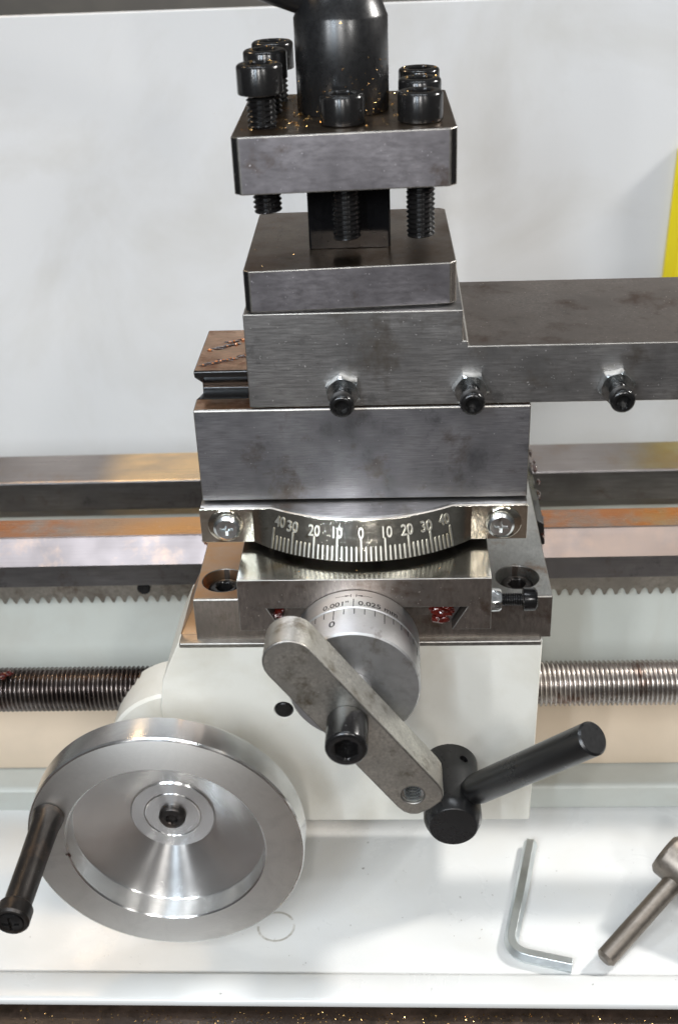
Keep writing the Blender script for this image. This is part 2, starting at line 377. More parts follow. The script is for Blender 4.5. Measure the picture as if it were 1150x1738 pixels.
# chip tray: floor, raised front lip
t = thing('chip_tray', 'white painted chip tray with raised front lip under the lathe', 'tray', (0, -52, -129))
b = B()
prism(b, [(-38.0, -125), (-38.8, -125.3), (-39.4, -124.9), (-40.2, -123.6), (-41.5, -123.0), (-50.5, -122.6), (-51.6, -123.0), (-52.2, -124.0), (-52.0, -125.2), (-50.5, -125.4), (-42, -125.8),
          (-38, -127), (198, -127), (198, -62), (200, -62), (200, -125)], -520, 520, 'x')
link('tray_pan', b, M['white'], t, smooth=60)
b = B(); lathe(b, [(5.9, 0), (5.9, .05), (6.7, .05), (6.7, 0)], 64, Matrix.Translation((-32.6, -19.3, -124.98)))
bmesh.ops.delete(b, geom=[f for f in b.faces if 2.1 < math.atan2(f.calc_center_median().y+19.3, f.calc_center_median().x+32.6) or .2 < math.atan2(f.calc_center_median().y+19.3, f.calc_center_median().x+32.6) < .5], context='FACES')
link('ring_stain', b, M['stain'], t)
t2 = thing('splash_guard', 'white sheet metal splash guard folded behind the bed', 'splash guard', (0, 200, -125))
b = B()
prism(b, [(200.5, -125), (200.5, -62), (230, 9.8), (230, 148), (231.5, 148), (231.5, 9), (202, -63), (202, -125)], -520, 520, 'x')
link('guard_sheet', b, M['guard'], t2, smooth=25, bevel=.8)

# slanted yellow strip on the guard, its lower end hidden by the slide
t = thing('warning_strip', 'yellow slanted strip fixed to the splash guard at the right edge', 'strip', (136.7, 229, 16.4))
b = B(); prism(b, [(135.7, 16.4), (158.7, 16.4), (149.3, 95.9), (137.2, 83.9)], 227.2, 229.9, 'y')
link('strip_face', b, M['yellow'], t, bevel=.5)
b = B(); prism(b, [(140.7, 18.4), (144.7, 18.4), (142.3, 81.9), (141.3, 81.9)], 226.2, 227.1, 'y')
link('strip_rib', b, M['yellow'], t, bevel=.3)

# ================================================================== bed
t = thing('lathe_bed', 'long lathe bed with two oily ground steel ways', 'lathe bed', (0, 90, -125)); t.rotation_euler = (0, -.0072, 0)
X0, X1 = -420, 420
b = B(); prism(b, [(57.2, -30.6), (57.2, -21.6), (62.0, -12.4), (62.6, -12), (75.5, -12), (76.5, -12.8), (76.5, -19), (73, -24), (73, -31)], X0, X1, 'x')
o = link('front_way', b, [M['way_oily'], M['way_side'], M['way_slope']], t, bevel=.3, smooth=14)
for p in o.data.polygons:
    if p.normal.y < -.95 or p.normal.z < -.1 or p.normal.y > .5: p.material_index = 1
    elif p.normal.y < -.5: p.material_index = 2
b = B(); prism(b, [(106, -25), (106, -12.6), (106.6, -12), (130.5, -12), (131.5, -13), (131.5, -28), (110, -30)], X0, X1, 'x')
o = link('rear_way', b, [M['way'], M['way_side']], t, bevel=.3, smooth=14)
for p in o.data.polygons:
    if abs(p.normal.z) < .6: p.material_index = 1
b = B(); prism(b, [(50, -112.6), (50, -103), (52.5, -93), (60, -72), (64.6, -55), (66, -42), (64, -31.2), (72.8, -31.2), (76, -45), (76, -112.6)], X0, X1, 'x')
o = link('front_wall', b, [M['bedpaint'], M['lit_bedpaint']], t, bevel=1.0, seg=3)
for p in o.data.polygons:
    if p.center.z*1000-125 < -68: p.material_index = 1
b = B(); prism(b, [(112, -112.7), (112, -30.2), (128, -28.2), (128, -112.7)], X0, X1, 'x')
link('rear_wall', b, M['bedpaint'], t, bevel=.6)
b = B(); prism(b, [(76.2, -70), (76.2, -58), (111.8, -52), (111.8, -70)], X0, X1, 'x')
link('bed_floor', b, M['bedpaint'], t)
b = B(); prism(b, [(38.5, -124.9), (38.5, -114.5), (39.5, -113.2), (49, -112.9), (134, -112.9), (134, -124.9)], X0, X1, 'x')
link('bed_foot', b, M['bedpaint'], t, bevel=1.2, seg=3)
# rack: strip with teeth along the underside of the front way
b = B(); pts = []
x = -300.0; pts = [(-300, -31.3)]
while x < 300:
    pts += [(x+.35, -36.2), (x+1.0, -37.0), (x+1.55, -38.6), (x+1.85, -39.0), (x+2.35, -39.0), (x+2.65, -38.6), (x+3.2, -37.0), (x+3.85, -36.2)]; x += 4.15
pts += [(300, -36.3), (300, -31.3)]
prism(b, pts, 58.8, 63.6, 'y')
link('gear_rack', b, M['rack'], t)
b = B(); cyl(b, (-59.3-23, 58.6, -32.6), (0, -1, 0), 2.5, .8, .3, 24)
link('rack_screw', b, M['black'], t)

t = thing('headstock', 'unseen grey headstock with steel chuck, added to darken the left rails and guard', 'headstock', (-300, 90, -12))  # out of view, added to darken the left rails and guard
b = B(); box(b, -420, -255, 42, 150, -11.9, 175); link('housing', b, M['greypaint'], t, bevel=4, seg=4)
b = B(); cyl(b, (-255, 92, 70), (1, 0, 0), 50, 42, 2, 64); link('chuck', b, M['way_side'], t)
# ================================================================== leadscrew
t = thing('leadscrew', 'thick threaded leadscrew running across in front of the bed', 'leadscrew', (0, 20, -49.6)); t.rotation_euler = (0, -.0066, 0)
b = B(); thread(b, 7.85, 6.75, 1.62, 600, frame((-300, 20, -49.6), (1, 0, 0)), seg=56, per=8, flat=True)
link('thread', b, M['screw'], t, smooth=70)
b = B()
for k in range(5): blob(b, (-128.5+k*1.1, 17+random.uniform(-1, 1), -41.6+random.uniform(-.3, .8)), 1.2, (1.2, 1, .7), .5)
set_props(link('red_grease', b, M['redgrease']), 'small blob of dark red grease on the leadscrew at the left edge', 'grease')

# ================================================================== carriage: saddle + apron
car = thing('carriage', 'cast carriage with grey saddle above cream painted apron', 'carriage', (0, 30, -92))
b = B(); prism(b, [(0, -15.5), (0, -.4), (.4, 0), (150, 0), (150, -11.5), (54, -11.5), (52, -15.5)], -52.8, 59.8, 'x')
cuts = []
for (cx, cy) in ((-44.2, 11.2), (49.7, 11.2)):
    c = B(); cyl(c, (cx, cy, -7), (0, 0, 1), 6.9, 12, 0, 48); cuts.append(c)
o = link('saddle_casting', b, [M['saddle'], M['mill']], car, bevel=.4, edge=M['edge'], cuts=cuts, smooth=30)
for p in o.data.polygons:
    if p.normal.y < -.995: p.material_index = 1
hb = None
for (cx, cy) in ((-44.2, 11.2), (49.7, 11.2)):
    b = B(); sockethead(b, 5.4, 4.6, 5.0, 3.2, Matrix())
    o = link('mounting_screw', b, M['black'] if cx < 0 else M['blackworn'], car, world=False, mat_local=Matrix.Translation((Vector((cx, cy, -7))-base_of(car))*S))
# apron with rounded upper left shoulder
pts = [(57.2, -16.2), (56.2, -92), (-55, -92.5), (-66, -84), (-67.2, -60), (-67.5, -41.8), (-65.6, -31), (-63.1, -24.9), (-59.4, -16.8), (-58.9, -15.7), (57.0, -15.7)]
b = B(); prism(b, pts, -1.2, 34, 'y')
c = B(); cyl(c, (-26.4, -4, -43.2), (0, 1, 0), 3.1, 10, 0, 32)
link('apron_casting', b, M['cream'], car, bevel=1.3, seg=4, cuts=[c], smooth=40)
b = B(); cyl(b, (-26.4, -1.6, -43.2), (0, 1, 0), 3.0, 5, .4, 32); link('hole_plug', b, M['black'], car)
b = B(); lathe(b, [(0, 0), (25, 0), (26, 1.0), (26, 19.5), (0, 19.5)], 72, frame((-61.8, .2, -63.5), (0, 1, 0)))
link('gearbox_lobe', b, M['cream'], car)
b = B(); lathe(b, [(0, 0), (12, 0), (13, 1), (14, 19), (0, 19)], 64, frame((-61.3, -21, -64), (0, 1, 0)))
link('handwheel_boss', b, M['cream'], car)
# bare metal lip between saddle and apron, oily shoulder with warm light painted in
b = B(); prism(b, [(-58.8, -15.6), (-54.2, -6.0), (-53.0, -3.0), (-53.0, -15.6)], 3, 30, 'y')
link('saddle_shoulder', b, M['saddle'], car, bevel=.4)
b = B(); prism(b, [(-1.9, -17.4), (-1.9, -15.75), (-.4, -15.35), (4, -15.35), (4, -17.4)], -58.5, 56.8, 'x')
link('apron_lip', b, M['edge'], car, bevel=.4)
# wiper strip on the right
b = B(); prism(b, [(60.1, -11.4), (63.4, -11.4), (62.8, -3), (60.1, -1.2)], 50, 118, 'y')
link('way_wiper', b, M['blacksoft'], car, bevel=.4)
b = B()
for k in range(16):
    y = 52+k*3.6; blob(b, (62.6+random.uniform(-.5, 1.6), y, -6+random.uniform(-4, 5)), random.uniform(.6, 1.2), (.7, 2.6, 1), .5)
set_props(link('brown_grease', b, M['browngrease']), 'brown grease squeezed out along the right end of the saddle', 'grease')
b = B()
for k in range(7): blob(b, (-54+random.uniform(-1.6, .6), 53+k*1.6, -7+random.uniform(-3, 1)), random.uniform(1.2, 2.3), (1.2, 1.3, 1), .7)
set_props(link('red_grease', b, M['redgrease']), 'dark red grease squeezed out at the left end of the saddle', 'grease')

# ================================================================== cross slide
cs = thing('cross_slide', 'dark milled cross slide block with dovetail slot on the saddle', 'cross slide', (2, 20, 0))
b = B(); prism(b, [(-35.6, .15), (-35.6, 18.2), (39.3, 18.2), (39.3, .15), (27.7, .15), (32.3, 8.2), (-27.2, 8.2), (-23, .15)], -17.8, 86, 'y')
o = link('slide_block', b, [M['mill'], M['polished']], cs, bevel=.25, edge=M['edge'], smooth=25)
for p in o.data.polygons:
    if p.normal.z > .99 and p.center.z*1000 > 15: p.material_index = 1
b = B(); prism(b, [(-21, .05), (-24.5, 7.9), (24.5, 7.9), (21, .05)], -10, 80, 'y')
link('male_dovetail', b, M['mill'], car, bevel=.2)
b = B(); prism(b, [(22.6, .3), (26, 7.8), (31.3, 7.8), (27.2, .3)], -14.5, 60, 'y')
link('gib_strip', b, M['way_side'], cs, bevel=.2)
b = B()
for k in range(10): blob(b, (24.5+random.uniform(-2.2, 2.2), -14.8+random.uniform(-1, .5), 1.6+random.uniform(0, 4.6)), random.uniform(.9, 1.6), (1.3, 1, 1.1), .5)
set_props(link('red_grease', b, M['redgrease']), 'dark red grease inside the dovetail slot right of the dial', 'grease')
b = B()
for k in range(4): blob(b, (-24.3+random.uniform(-.8, .8), -15, 3+random.uniform(0, 3)), random.uniform(.8, 1.2), (1.2, 1, 1), .5)
set_props(link('red_grease', b, M['redgrease']), 'dark red grease inside the dovetail slot left of the dial', 'grease')
gy, gz = -8, 4.2
b = B(); hexnut(b, (39.4, gy, gz), (1, 0, 0), 6.4, 3.6, 2, ang=.2); link('lock_nut', b, M['zinc'], cs)
b = B(); thread(b, 2.1, 1.7, .7, 12, frame((38, gy, gz), (1, 0, 0)), 24, 5); o = link('gib_screw', b, M['black'], cs, smooth=60)
b = B(); sockethead(b, 3.6, 4.2, 3, 2.4, frame((49.6, gy, gz), (1, 0, 0))); link('screw_head', b, M['black'], o, world=True, off=base_of(cs))

# ================================================================== dial
XD, ZD, RD = -1.0, -4.5, 19.1
dl = thing('graduated_dial', 'round satin steel dial graduated round its rim behind the crank arm', 'dial', (XD, -18, ZD))
fy = frame((XD, -18, ZD), (0, -1, 0))
b = B(); lathe(b, [(0, .1), (RD, .1), (RD, 8.6), (RD-.3, 8.9), (0, 8.9)], 128, fy); link('fixed_collar', b, M['dial'], dl)
b = B(); lathe(b, [(0, 9.1), (RD-.35, 9.1), (RD-.1, 9.4), (RD-.1, 21.2), (RD-.6, 21.8), (0, 21.8)], 128, fy)
o = link('graduated_ring', b, [M['dial'], M['dialface']], dl)
for p in o.data.polygons:
    if p.normal.y < -.9: p.material_index = 1
def on_dial(R): return lambda q: Vector((XD+(R+q.z)*math.sin(q.x/R), q.y, ZD+(R+q.z)*math.cos(q.x/R)))
def flatbox(b, x0, x1, y0, y1, z0=-.2, z1=.035, n=1):
    for i in range(n):
        xa = x0+(x1-x0)*i/n; xb = x0+(x1-x0)*(i+1)/n
        box(b, xa, xb, y0, y1, z0, z1)
b = B(); g = B()
for k in range(-16, 18):
    a = (k*9.0-17)/180*PI*RD; L = 4.6 if k % 5 == 0 else 2.7
    flatbox(g, a-.13, a+.13, -27.4-L, -27.5)
merge(b, g, on_dial(RD-.1)); link('graduation_marks', b, M['ink'], dl)
b = B(); a0 = -17/180*PI*RD
merge(b, text_mesh('0', 4.0, .02, .04), lambda q: on_dial(RD-.1)(Vector((q.x+a0-.3, q.y-35.4, .03))))
g = B()
flatbox(g, -.13, .13, -26.6, -22.6)
flatbox(g, -.95, -.75, -21.6, -20.2); flatbox(g, .65, .85, -21.6, -20.2)
flatbox(g, -5.5, -.85, -20.98, -20.82, n=4); flatbox(g, .75, 5.4, -20.98, -20.82, n=4)
for s in (-1, 1): prism(g, [(s*.85-.05, -20.9), (s*.85+s*1.7, -21.25), (s*.85+s*1.7, -20.55)], -.1, .04, 'z')
merge(b, g, on_dial(RD))
merge(b, text_mesh('0.001"', 3.1, .02, .03), lambda q: on_dial(RD)(Vector((q.x-5.3, q.y-25.8, .03))))
merge(b, text_mesh('0.025 mm', 3.1, .02, .03), lambda q: on_dial(RD)(Vector((q.x+7.6, q.y-25.8, .03))))
link('dial_lettering', b, M['ink'], dl)

# ================================================================== crank arm
ck = thing('crank_handle', 'flat steel crank arm bolted across the front of the dial', 'crank', (XD-1, -44, -3))
u = Vector((.587, 0, -.809)); v_ = Vector((.809, 0, .587)); c0 = Vector((-2.9, 0, -3.4))
def arm_outline():
    out = []
    for i in range(13):
        a = PI/2+PI*i/12; out.append((-24.5+7.2*math.cos(a)*1.0, 7.2*math.sin(a)))
    hw = 7.2
    for i in range(9):
        a = -PI*.5+ PI*i/8
        out.append((33.5+6.0*math.cos(a), (hw)*math.copysign(abs(math.sin(a))**.6, math.sin(a))))
    return [((c0+u*s+v_*q).x, (c0+u*s+v_*q).z) for s, q in out]
b = B(); prism(b, arm_outline(), -56, -44, 'y')
hp = c0+u*32.3-v_*.9
c = B(); cyl(c, (hp.x, -60, hp.z), (0, 1, 0), 3.1, 12.5, 0, 36)
link('crank_arm', b, M['arm'], ck, bevel=.45, edge=M['edge'], cuts=[c], smooth=30)
b = B(); ft = frame((hp.x, -48, hp.z), (0, -1, 0)); rings_ = []
for k in range(31):        # hollow thread, open towards the front
    rr = 3.14-.62*(k % 5 in (1, 2))
    rings_.append([b.verts.new(ft @ Vector((rr*math.cos(2*PI*i/36), rr*math.sin(2*PI*i/36), k*.25))) for i in range(36)])
for p_, q_ in zip(rings_, rings_[1:]):
    for i in range(36): b.faces.new((p_[i], p_[(i+1) % 36], q_[(i+1) % 36], q_[i]))

link('threaded_hole', b, M['zinc'], ck, smooth=60)
b = B(); cyl(b, (hp.x, -48.6, hp.z), (0, -1, 0), 2.9, .5, 0, 32); link('hole_bottom', b, M['black'], ck)
b = B(); cyl(b, (XD-.2, -39.9, ZD+.3), (0, -1, 0), 5.2, 4.0, .1, 40); link('spindle', b, M['dial'], ck)
b = B(); sockethead(b, 5.75, 11.5, 6.0, 6.0, frame((-2.3, -56, -3.6), (0, -1, 0)), 60); link('clamp_screw', b, M['black'], ck)

# ================================================================== handwheel
HX, HZ = -61.4, -64.2
hw = thing('handwheel', 'large turned aluminium handwheel with dished centre', 'handwheel', (HX, -31, HZ))
def ylathe(name, prof, mat, parent, seg=160):
    """lathe whose mesh is centred on its own object, so the radial tangent works"""
    bb = B(); lathe(bb, prof, seg, frame((0, 0, 0), (0, -1, 0)))
    return link(name, bb, mat, parent, world=False, smooth=22, mat_local=Matrix.Translation((Vector((HX, 0, HZ))-base_of(hw))*S))
ylathe('rim', [(31.2, 31.4), (42.2, 31.4), (43.0, 31.9), (43.2, 32.6), (43.2, 41.2), (42.9, 41.8), (42.4, 42.0), (31.5, 42.0), (31.0, 41.6), (31.0, 34.4), (31.2, 31.4)], [M['turned'], M['rimface']], hw)
for p in hw.children[0].data.polygons:
    if p.normal.y < -.95: p.material_index = 1
ylathe('dish', [(31.1, 34.6), (30.7, 34.2), (14.3, 27.8), (13.6, 27.5), (13.6, 25.5), (30.9, 32.4), (31.1, 34.6)], M['turned'], hw)
ylathe('hub', [(0, 28.0), (8.6, 28.0), (8.9, 28.2), (9.3, 28.0), (13.2, 28.0), (13.7, 27.6), (13.7, 22.2), (0, 22.2)], M['turned'], hw)
b = B(); sockethead(b, 4.3, 2.2, 3.4, 1.6, frame((HX, -27.9, HZ), (0, -1, 0)), 48); link('centre_screw', b, M['blackworn'], hw)
# knob
KX, KZ = -96.0, -50.8
b = B(); lathe(b, [(0, 0), (4.6, 0), (4.9, .4), (4.7, 3), (4.35, 5), (4.1, 18), (4.0, 33), (3.9, 36.6), (0, 36.6)], 48, frame((KX, -42.1, KZ), (0, -1, 0)))
link('grip', b, M['blackworn'], hw)
b = B()
fk = frame((KX, -78.5, KZ), (0, -1, 0))
lathe(b, [(0, 0), (4.7, 0), (5.0, .4), (5.0, 4.6), (4.5, 5.3), (3.9, 5.4), (3.7, 4.9), (0, 4.9)], 48, fk)
o = link('grip_cap', b, M['blackworn'], hw)
c1 = B(); box(c1, KX-2.4, KX+2.4, -86, -82.6, KZ-.45, KZ+.45); c2 = B(); box(c2, KX-.45, KX+.45, -86, -82.6, KZ-2.4, KZ+2.4)
b = B(); lathe(b, [(0, 0), (3.5, 0), (3.4, .7), (2.2, 1.2), (0, 1.3)], 40, frame((KX, -83.3, KZ), (0, -1, 0)))
link('grip_screw', b, M['black'], hw, cuts=[c1, c2], smooth=30)
b = B(); blob(b, (HX-31.3, -41.7, HZ-3.6), .9, (1, .5, 1.2), .5); link('rust_spot', b, M['browngrease'], hw)

# ================================================================== half nut lever
ln = thing('half_nut_lever', 'black lever with round hub and rod pointing up to the right', 'lever', (28.3, -1.2, -67.2))
b = B(); lathe(b, [(0, 0), (9.3, 0), (9.3, 25), (9.1, 25.8), (7.9, 28.6), (7.5, 29), (0, 29)], 72, frame((28.3, -1.25, -67.2), (0, -1, 0)))
c = B(); cyl(c, (33.5, -7.5, -57), (-.4, 0, -1), 1.5, 4, 0, 24)
c = c
link('hub', b, M['blacksoft'], ln, cuts=[c])
p0 = Vector((32.0, -19.5, -63.5)); p1 = Vector((66.0, -49.0, -15.4))
dd = (p1-p0)
b = B(); lathe(b, [(0, 0), (3.6, 0), (3.9, 4), (4.9, 7.5), (5.0, 9), (5.0, dd.length-.6), (4.4, dd.length), (0, dd.length)], 56, frame(p0, dd))
o = link('lever_rod', b, [M['blacksoft'], M['blackworn']], ln)

# ================================================================== compound base
cb = thing('compound_base', 'grey steel swivel base block with angle scale plate and dovetail', 'compound base', (1.5, 30, 18.2))
b = B()
pts = [(4.6, 32.9), (4.6, 62.5), (5.0, 63.0), (12.6, 63.0), (14.6, 64.2), (15.6, 65.6), (15.2, 67.2), (12.2, 70.2), (12.0, 71.8), (12.4, 72.2), (46, 72.2), (48, 70.5), (46, 66.5), (49, 63.0), (60, 63.0), (60, 32.9)]
prism(b, pts, -47.2, 50.9, 'x')
for v in b.verts:      # the dovetail's left end is set in a little
    if v.co.z > 63.5 and v.co.x < 0: v.co.x = -47.3 if v.co.z > 69 else -45.6
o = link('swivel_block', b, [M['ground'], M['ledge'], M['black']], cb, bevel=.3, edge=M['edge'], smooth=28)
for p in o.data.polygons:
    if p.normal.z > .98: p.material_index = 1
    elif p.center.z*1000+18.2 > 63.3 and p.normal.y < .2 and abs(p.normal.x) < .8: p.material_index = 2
XC, ZB, ZT, YE = 1.2, 20.3, 31.9, .9
def arc_y(x, half, R):
    dx = abs(x-XC)
    return YE if dx >= half else YE+math.sqrt(R*R-half*half)-math.sqrt(R*R-dx*dx)
def yb_(x): return arc_y(x, 33, 50.1)
def yt_(x): return arc_y(x, 27.3, 51.7)
# base flange under the block, bulging forward behind the plate
xf = [-47.6, -40] + [XC-33+66*i/48 for i in range(49)] + [40, 50.8]
b = B(); rows = []
for x in xf:
    rows.append([b.verts.new((x, max(yb_(x), yt_(x)-2)+1.9+3*(abs(x-XC) < 30), ZB)), b.verts.new((x, yt_(x)+1.3, ZT-.15)), b.verts.new((x, yt_(x)+1.9, ZT+.25)), b.verts.new((x, 58, 32.9)), b.verts.new((x, 58, ZB))])
for p, q in zip(rows, rows[1:]):
    for i in range(5): b.faces.new((p[i], p[(i+1) % 5], q[(i+1) % 5], q[i]))
b.faces.new(rows[0]); b.faces.new(rows[-1][::-1])
link('base_flange', b, M['slide'], cb, smooth=25)
b = B(); cyl(b, (XC, 34, 18.25), (0, 0, 1), 38, 2, 0, 96); link('swivel_disc', b, M['mill'], cb)
# the plate: ears flat, the middle a cone sector
xs = [-47.9, -44, -40, -36] + [XC-33+66*i/72 for i in range(73)] + [38, 43, 47, 50.9]
b = B(); rows = []
for x in xs:
    y0, y1 = yb_(x), yt_(x)
    rows.append([b.verts.new((x, y0, ZB)), b.verts.new((x, y1, ZT)), b.verts.new((x, y1+1.2, ZT)), b.verts.new((x, y0+1.2, ZB))])
for p, q in zip(rows, rows[1:]):
    for i in range(4): b.faces.new((p[i], p[(i+1) % 4], q[(i+1) % 4], q[i]))
b.faces.new(rows[0]); b.faces.new(rows[-1][::-1])
sp = link('scale_plate', b, M['nickel'], cb, bevel=.18, smooth=14)
def on_plate(deg):
    x0 = XC+44.5*math.sin(math.radians(deg*.95))
    fan = math.sin(math.radians(deg))*.22
    def fn(q):
        h = (q.y-ZB)/(ZT-ZB)
        x = x0+q.x-fan*(q.y-ZB)
        y = yb_(x)*(1-h)+yt_(x)*h
        return Vector((x, y-q.z, q.y))
    return fn
marks = B()
for k in range(-20, 21):
    L = 6.3 if k % 5 == 0 else 4.1
    g = B(); n0 = ZB+.3
    prism(g, [(-.22, n0), (.22, n0), (.22, n0+L-.3), (0, n0+L), (-.22, n0+L-.3)], -.15, .3, 'z')
    merge(marks, g, on_plate(k*2))
link('scale_ticks', marks, M['raised'], sp, off=base_of(cb), smooth=50)
nb = B()
for d, x in ((-40, -25.6), (-30, -21.6), (-20, -14.6), (-10, -7.6), (0, 0), (10, 7.8), (20, 14.2), (30, 20.2), (40, 26.0)):
    dg_ = math.degrees(math.asin(x/44.5))/.95
    k = 1 if abs(d) < 35 else .86
    merge(nb, text_mesh(str(abs(d)), 4.5, .17, .02), lambda q, dg_=dg_, k=k: on_plate(dg_)(Vector((q.x*.80*k, q.y+26.9+(.55 if k < 1 else 0), q.z+.2))))
link('scale_numbers', nb, M['raised'], sp, off=base_of(cb), smooth=50)
for (sx, sz) in ((-39.6, 26.4), (42.8, 26.2)):
    ye_ = YE
    b = B(); lathe(b, [(0, 0), (5.3, 0), (5.3, .5), (5.0, .7), (0, .7)], 48, frame((sx-(.6 if sx < 0 else -1.0), ye_-.0, sz), (0, -1, 0)))
    ws = link('washer', b, M['nickel'], cb)
    c1 = B(); box(c1, sx-2.0, sx+2.0, ye_-4, ye_-1.6, sz-.42, sz+.42); c2 = B(); box(c2, sx-.42, sx+.42, ye_-4, ye_-1.6, sz-2.0, sz+2.0)
    b = B(); lathe(b, [(0, 0), (4.1, 0), (4.25, .5), (4.0, 1.6), (3.2, 2.2), (0, 2.3)], 48, frame((sx, ye_-.7, sz), (0, -1, 0)))
    link('cross_head_screw', b, M['zinc'], cb, cuts=[c1, c2], smooth=30, off=base_of(cb))
# beads of oil on the dovetail top
b = B(); g = B()
for (x0, y0, x1, y1, n) in ((-45.2, 16.5, -30.8, 25, 15), (-44.5, 29, -37, 33.5, 6), (-39, 35.5, -31, 40, 6)):
    for k in range(n):
        f = (k+random.uniform(-.4, .4))/(n-1); px_, py_ = x0+(x1-x0)*f, y0+(y1-y0)*f+random.uniform(-.4, .4)
        blob(g, (px_, py_, 72.2), random.uniform(.7, 1.3), (1.5, .8, .14), .5)
        if random.random() < .6: blob(b, (px_, py_+random.uniform(-.4, .4), 72.42), random.uniform(.22, .55), (random.uniform(1, 1.7), .9, .7), .3)
set_props(link('brown_oil_film', g, M['browngrease']), 'dark brown oil smears on the dovetail top left of the slide', 'oil')
set_props(link('amber_oil', b, M['amber']), 'lines of amber oil beads on the dovetail left of the slide', 'oil')

# ================================================================== top slide
ts = thing('top_slide', 'long grey steel top slide with a stepped top', 'top slide', (30, 30, 63.6))
b = B(); prism(b, [(4.3, 63.7), (4.3, 92.1), (61, 92.1), (61, 63.7), (47, 63.7), (43.5, 67), (46, 72.6), (12, 72.6), (16.2, 67), (13.4, 63.7)], -30.4, 135, 'x')
c = B(); box(c, 31.0, 160, -20, 90, 81.4, 110)
bmesh.ops.bevel(c, geom=[e for e in c.edges if all(abs(v.co.x-31) < .01 and v.co.z < 82 for v in e.verts)], offset=1.6, segments=5, affect='EDGES')
o = link('slide_body', b, [M['slide'], M['mill']], ts, bevel=.45, edge=M['edge'], seg=3, cuts=[c], smooth=28)
for p in o.data.polygons:
    if p.normal.z > .99 and p.center.z*1000+63.6 < 85: p.material_index = 1
protoset = []
for k, gx in enumerate((-3.1, 33.3, 74.5)):
    g = B(); hexnut(g, (0, 0, 0), (0, -1, 0), 9.2, 3.2, 2.5, ang=.15+.3*k)
    L = Matrix.Translation((Vector((gx, 4.2, 68.9))-base_of(ts))*S)
    link('lock_nut', g, M['zinc'], ts, world=False, mat_local=L)
    g = B(); thread(g, 2.6, 2.1, .8, 11, frame((0, .5, 0), (0, -1, 0)), 28, 5)
    o = link('gib_screw', g, M['black'], ts, world=False, mat_local=L, smooth=60)
    g = B(); sockethead(g, 3.45, 3.7, 3.4, 2.5, frame((0, -8.8, 0), (0, -1, 0)) @ Matrix.Rotation(.4*k, 4, 'Z'), 42)
    link('screw_head', g, M['black'], o, world=False)

# ================================================================== tool post
TP = Vector((-1.6, 35.3, 92.1)); ang = math.radians(1.0)
tp = thing('tool_post', 'square four way steel tool post with black cap screws', 'tool post', TP, ang)
def sq(h, c, k=.055):
    return [(x, y+k*x) if y < 0 else (x, y) for x, y in [(-h+c, -h), (h-c, -h), (h, -h+c), (h, h-c), (h-c, h), (-h+c, h), (-h, h-c), (-h, -h+c)]]
def tlink(name, b, mat, **k): return link(name, b, mat, tp, world=False, **k)
b = B(); prism(b, sq(28.2, 2), 0.02, .6, 'z'); tlink('spigot', b, M['black'])
b = B(); prism(b, [(x+1.0, y) for x, y in sq(29.4, 1.7)], .6, 12.4, 'z')
o = tlink('lower_plate', b, [M['post'], M['black'], M['post_top']], bevel=.3, edge=M['edge'], smooth=28)
def postmats(o):
    for p in o.data.polygons:
        if p.normal.z > .99: p.material_index = 2
        elif abs(abs(p.normal.x)-.707) < .08 and abs(p.normal.z) < .02: p.material_index = 1  # corner chamfers coloured black to paint in their dark reflection
postmats(o)
b = B(); prism(b, [(x+.9, y) for x, y in sq(11.7, .6, 0)], 12.4, 33.2, 'z'); tlink('centre_block', b, M['oilblack'], bevel=.2)
b = B(); prism(b, [(x+.7, y) for x, y in sq(29.6, 1.9)], 33.2, 48.3, 'z')
o = tlink('upper_plate', b, [M['post'], M['black'], M['post_top']], bevel=.35, edge=M['edge'], smooth=28); postmats(o)
def clamp_screw(x, y, raise_):
    zt = 48.35+raise_
    g = B(); sockethead(g, 6.05, 7.6, 6.2, 4.4, Matrix(), 54)
    o = link('clamp_screw', g, M['black'], tp, world=False, mat_local=Matrix.Translation(Vector((x, y, zt))*S))
    L = 24
    g = B(); thread(g, 4.0, 3.3, 1.35, L+(zt-48.3)*0+8, frame((0, 0, .1), (0, 0, -1)), 32, 6)
    link('thread', g, M['black'], o, world=False, smooth=60)
    return o
for x, y, r_ in ((-21.3, -18.6, 8.6), (-21.1, .3, 9.4), (-20.4, 19.6, 9.0), (.3, -17.6, .2), (.6, 20, .2), (20.9, -17.2, .2), (21.5, 1.4, .4), (22.0, 20.2, .2)):
    clamp_screw(x, y, r_)
# clamp handle
ch = thing('clamp_handle', 'black hub with side arm screwed down on top of the tool post', 'clamp handle', (-1.6, 37.5, 140.5))
b = B(); lathe(b, [(0, 0), (12.6, 0), (12.9, .5), (12.9, 24.6), (12.6, 25.2), (10.2, 31.5), (9.5, 32), (0, 32)], 72, Matrix.Translation((-1.6, 37.5, 140.45)))
link('hub', b, M['blacksoft'], ch)
b = B(); cyl(b, (-6, 37.5, 168.8), (-1, -.05, .38), 5.4, 70, .6, 40); link('arm', b, M['blacksoft'], ch)

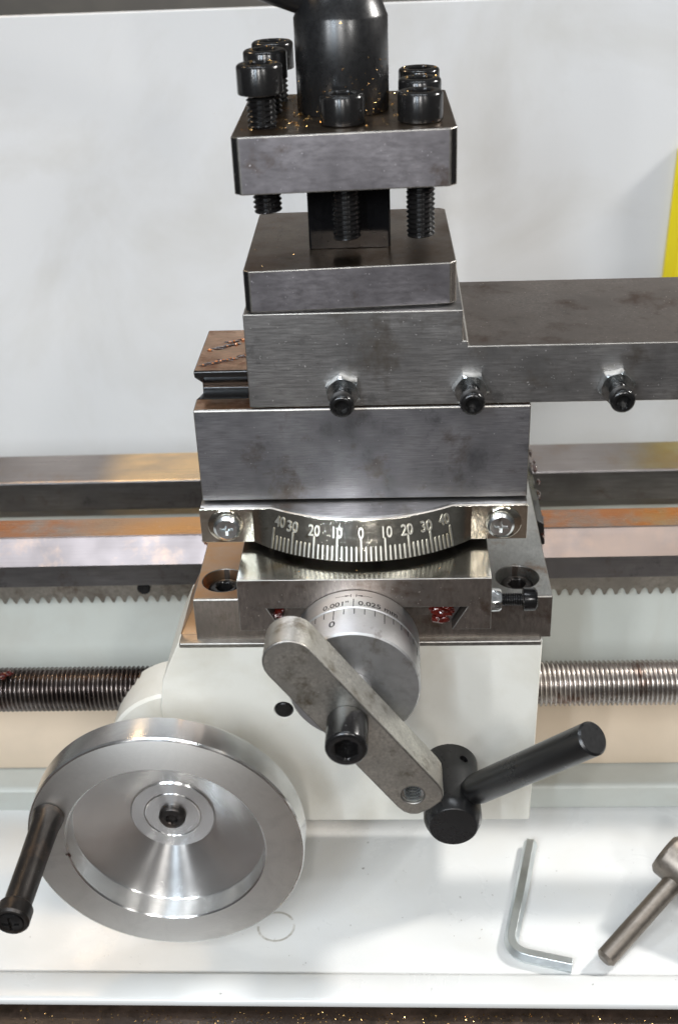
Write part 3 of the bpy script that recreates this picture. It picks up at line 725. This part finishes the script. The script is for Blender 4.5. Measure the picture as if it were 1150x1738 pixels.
# ================================================================== loose tools on the tray
hk = B(); zz = -125+2.25
A = Vector((59.9, 18.5, zz)); Bc = Vector((47.4, -31.8, zz)); D = Vector((68.0, -37.2, zz))
d1 = (A-Bc).normalized(); d2 = (D-Bc).normalized(); pts = [A, A+(Bc-A)*.5, Bc+d1*7]
for i in range(1, 8):
    tt = i/8; pts.append((Bc+d1*7)*(1-tt)**2+Bc*2*tt*(1-tt)+(Bc+d2*7)*tt**2)
pts += [Bc+d2*7, Bc+d2*12, D]
tube(hk, pts, 2.6, hexa=True)
set_props(link('hex_key', hk, M['chrome'], bevel=.15, smooth=35), 'bent silver hex key lying on the white tray', 'hex key')
ckk = thing('chuck_key', 'brown steel chuck key with round bar handle lying on the tray', 'chuck key', (100, -8, -125))
tip = Vector((78.2, -37.0, -120.2)); td = Vector((.70, .60, .33)).normalized()
b = B(); cyl(b, tip, td, 3.4, 64, 1.1, 40); link('bar_handle', b, M['keysteel'], ckk)
hc = tip+td*43; ad = Vector((.70, -.62, -.28)).normalized()
b = B(); lathe(b, [(0, 0), (6.4, 0), (7.6, 1.2), (7.8, 2), (7.8, 26), (7, 28), (5, 29), (5, 50), (0, 50)], 56, frame(hc-ad*9, ad)); link('body', b, M['keysteel'], ckk)

# ================================================================== brass chips
def scatter(name, label, n, fn, s0=.25, s1=.7, mat='brass'):
    b = B()
    for k in range(n): chip(b, fn(), random.uniform(s0, s1))
    o = link(name, b, M[mat], smooth=10); set_props(o, label, 'metal chips', kind='stuff')
scatter('bench_chips', 'fine brass chips scattered on the dark oily bench', 2200, lambda: (random.gauss(10, 75), random.uniform(-64, -51), -129+.05), .12, .5)
def rot(x, y, z): return Vector((TP.x+x*math.cos(ang)-y*math.sin(ang), TP.y+x*math.sin(ang)+y*math.cos(ang), TP.z+z))
scatter('tool_post_chips', 'brass chips lying on top of the tool post', 420, lambda: rot(random.choice((random.uniform(-27, 27), random.gauss(-13, 4), random.gauss(-10, 9))), random.uniform(-23, 27), 48.35), .15, .6)
def insock():
    x, y, r_ = random.choice(((-21.3, -18.6, 8.6), (-21.1, .3, 9.4), (-20.4, 19.6, 9.0), (.3, -17.6, .2), (20.9, -17.2, .2), (21.5, 1.4, .4), (22.0, 20.2, .2)))
    a = random.uniform(0, 2*PI); q = random.uniform(0, 5.3)
    return rot(x+q*math.cos(a), y+q*math.sin(a), 48.35+r_+(7.6 if q > 3.3 else 5.5))
scatter('screw_socket_chips', 'brass chips caught in the cap screw sockets', 220, insock, .2, .55)
def onhub():
    a = random.gauss(-PI/2+.35, .5); z = random.expovariate(1/6)
    return Vector((-1.6+12.9*math.cos(a), 37.5+12.9*math.sin(a), 140.6+min(z, 24)))
scatter('hub_chips', 'brass chips stuck to the black clamp hub', 170, onhub, .15, .6)
scatter('lower_plate_chips', 'fine brass chips along the lower tool post plate', 110, lambda: rot(random.uniform(-27, 27), random.choice((random.uniform(20, 28), random.uniform(-28, 28))), 12.45), .1, .3)
scatter('cross_slide_chips', 'tiny bright chips on the cross slide under the scale', 70, lambda: Vector((random.uniform(-33, 38), random.uniform(-17, -10), 18.25)), .08, .3)
scatter('cross_slide_front_chips', 'tiny bright chips stuck to the cross slide front', 60, lambda: Vector((random.gauss(-20, 5), -17.85, random.uniform(2, 14))), .06, .22, 'zinc')
scatter('tray_specks', 'small dark and brass specks on the white tray', 150, lambda: Vector((random.uniform(-110, 110), random.uniform(-36, 30), -124.9)), .1, .4, 'keysteel')
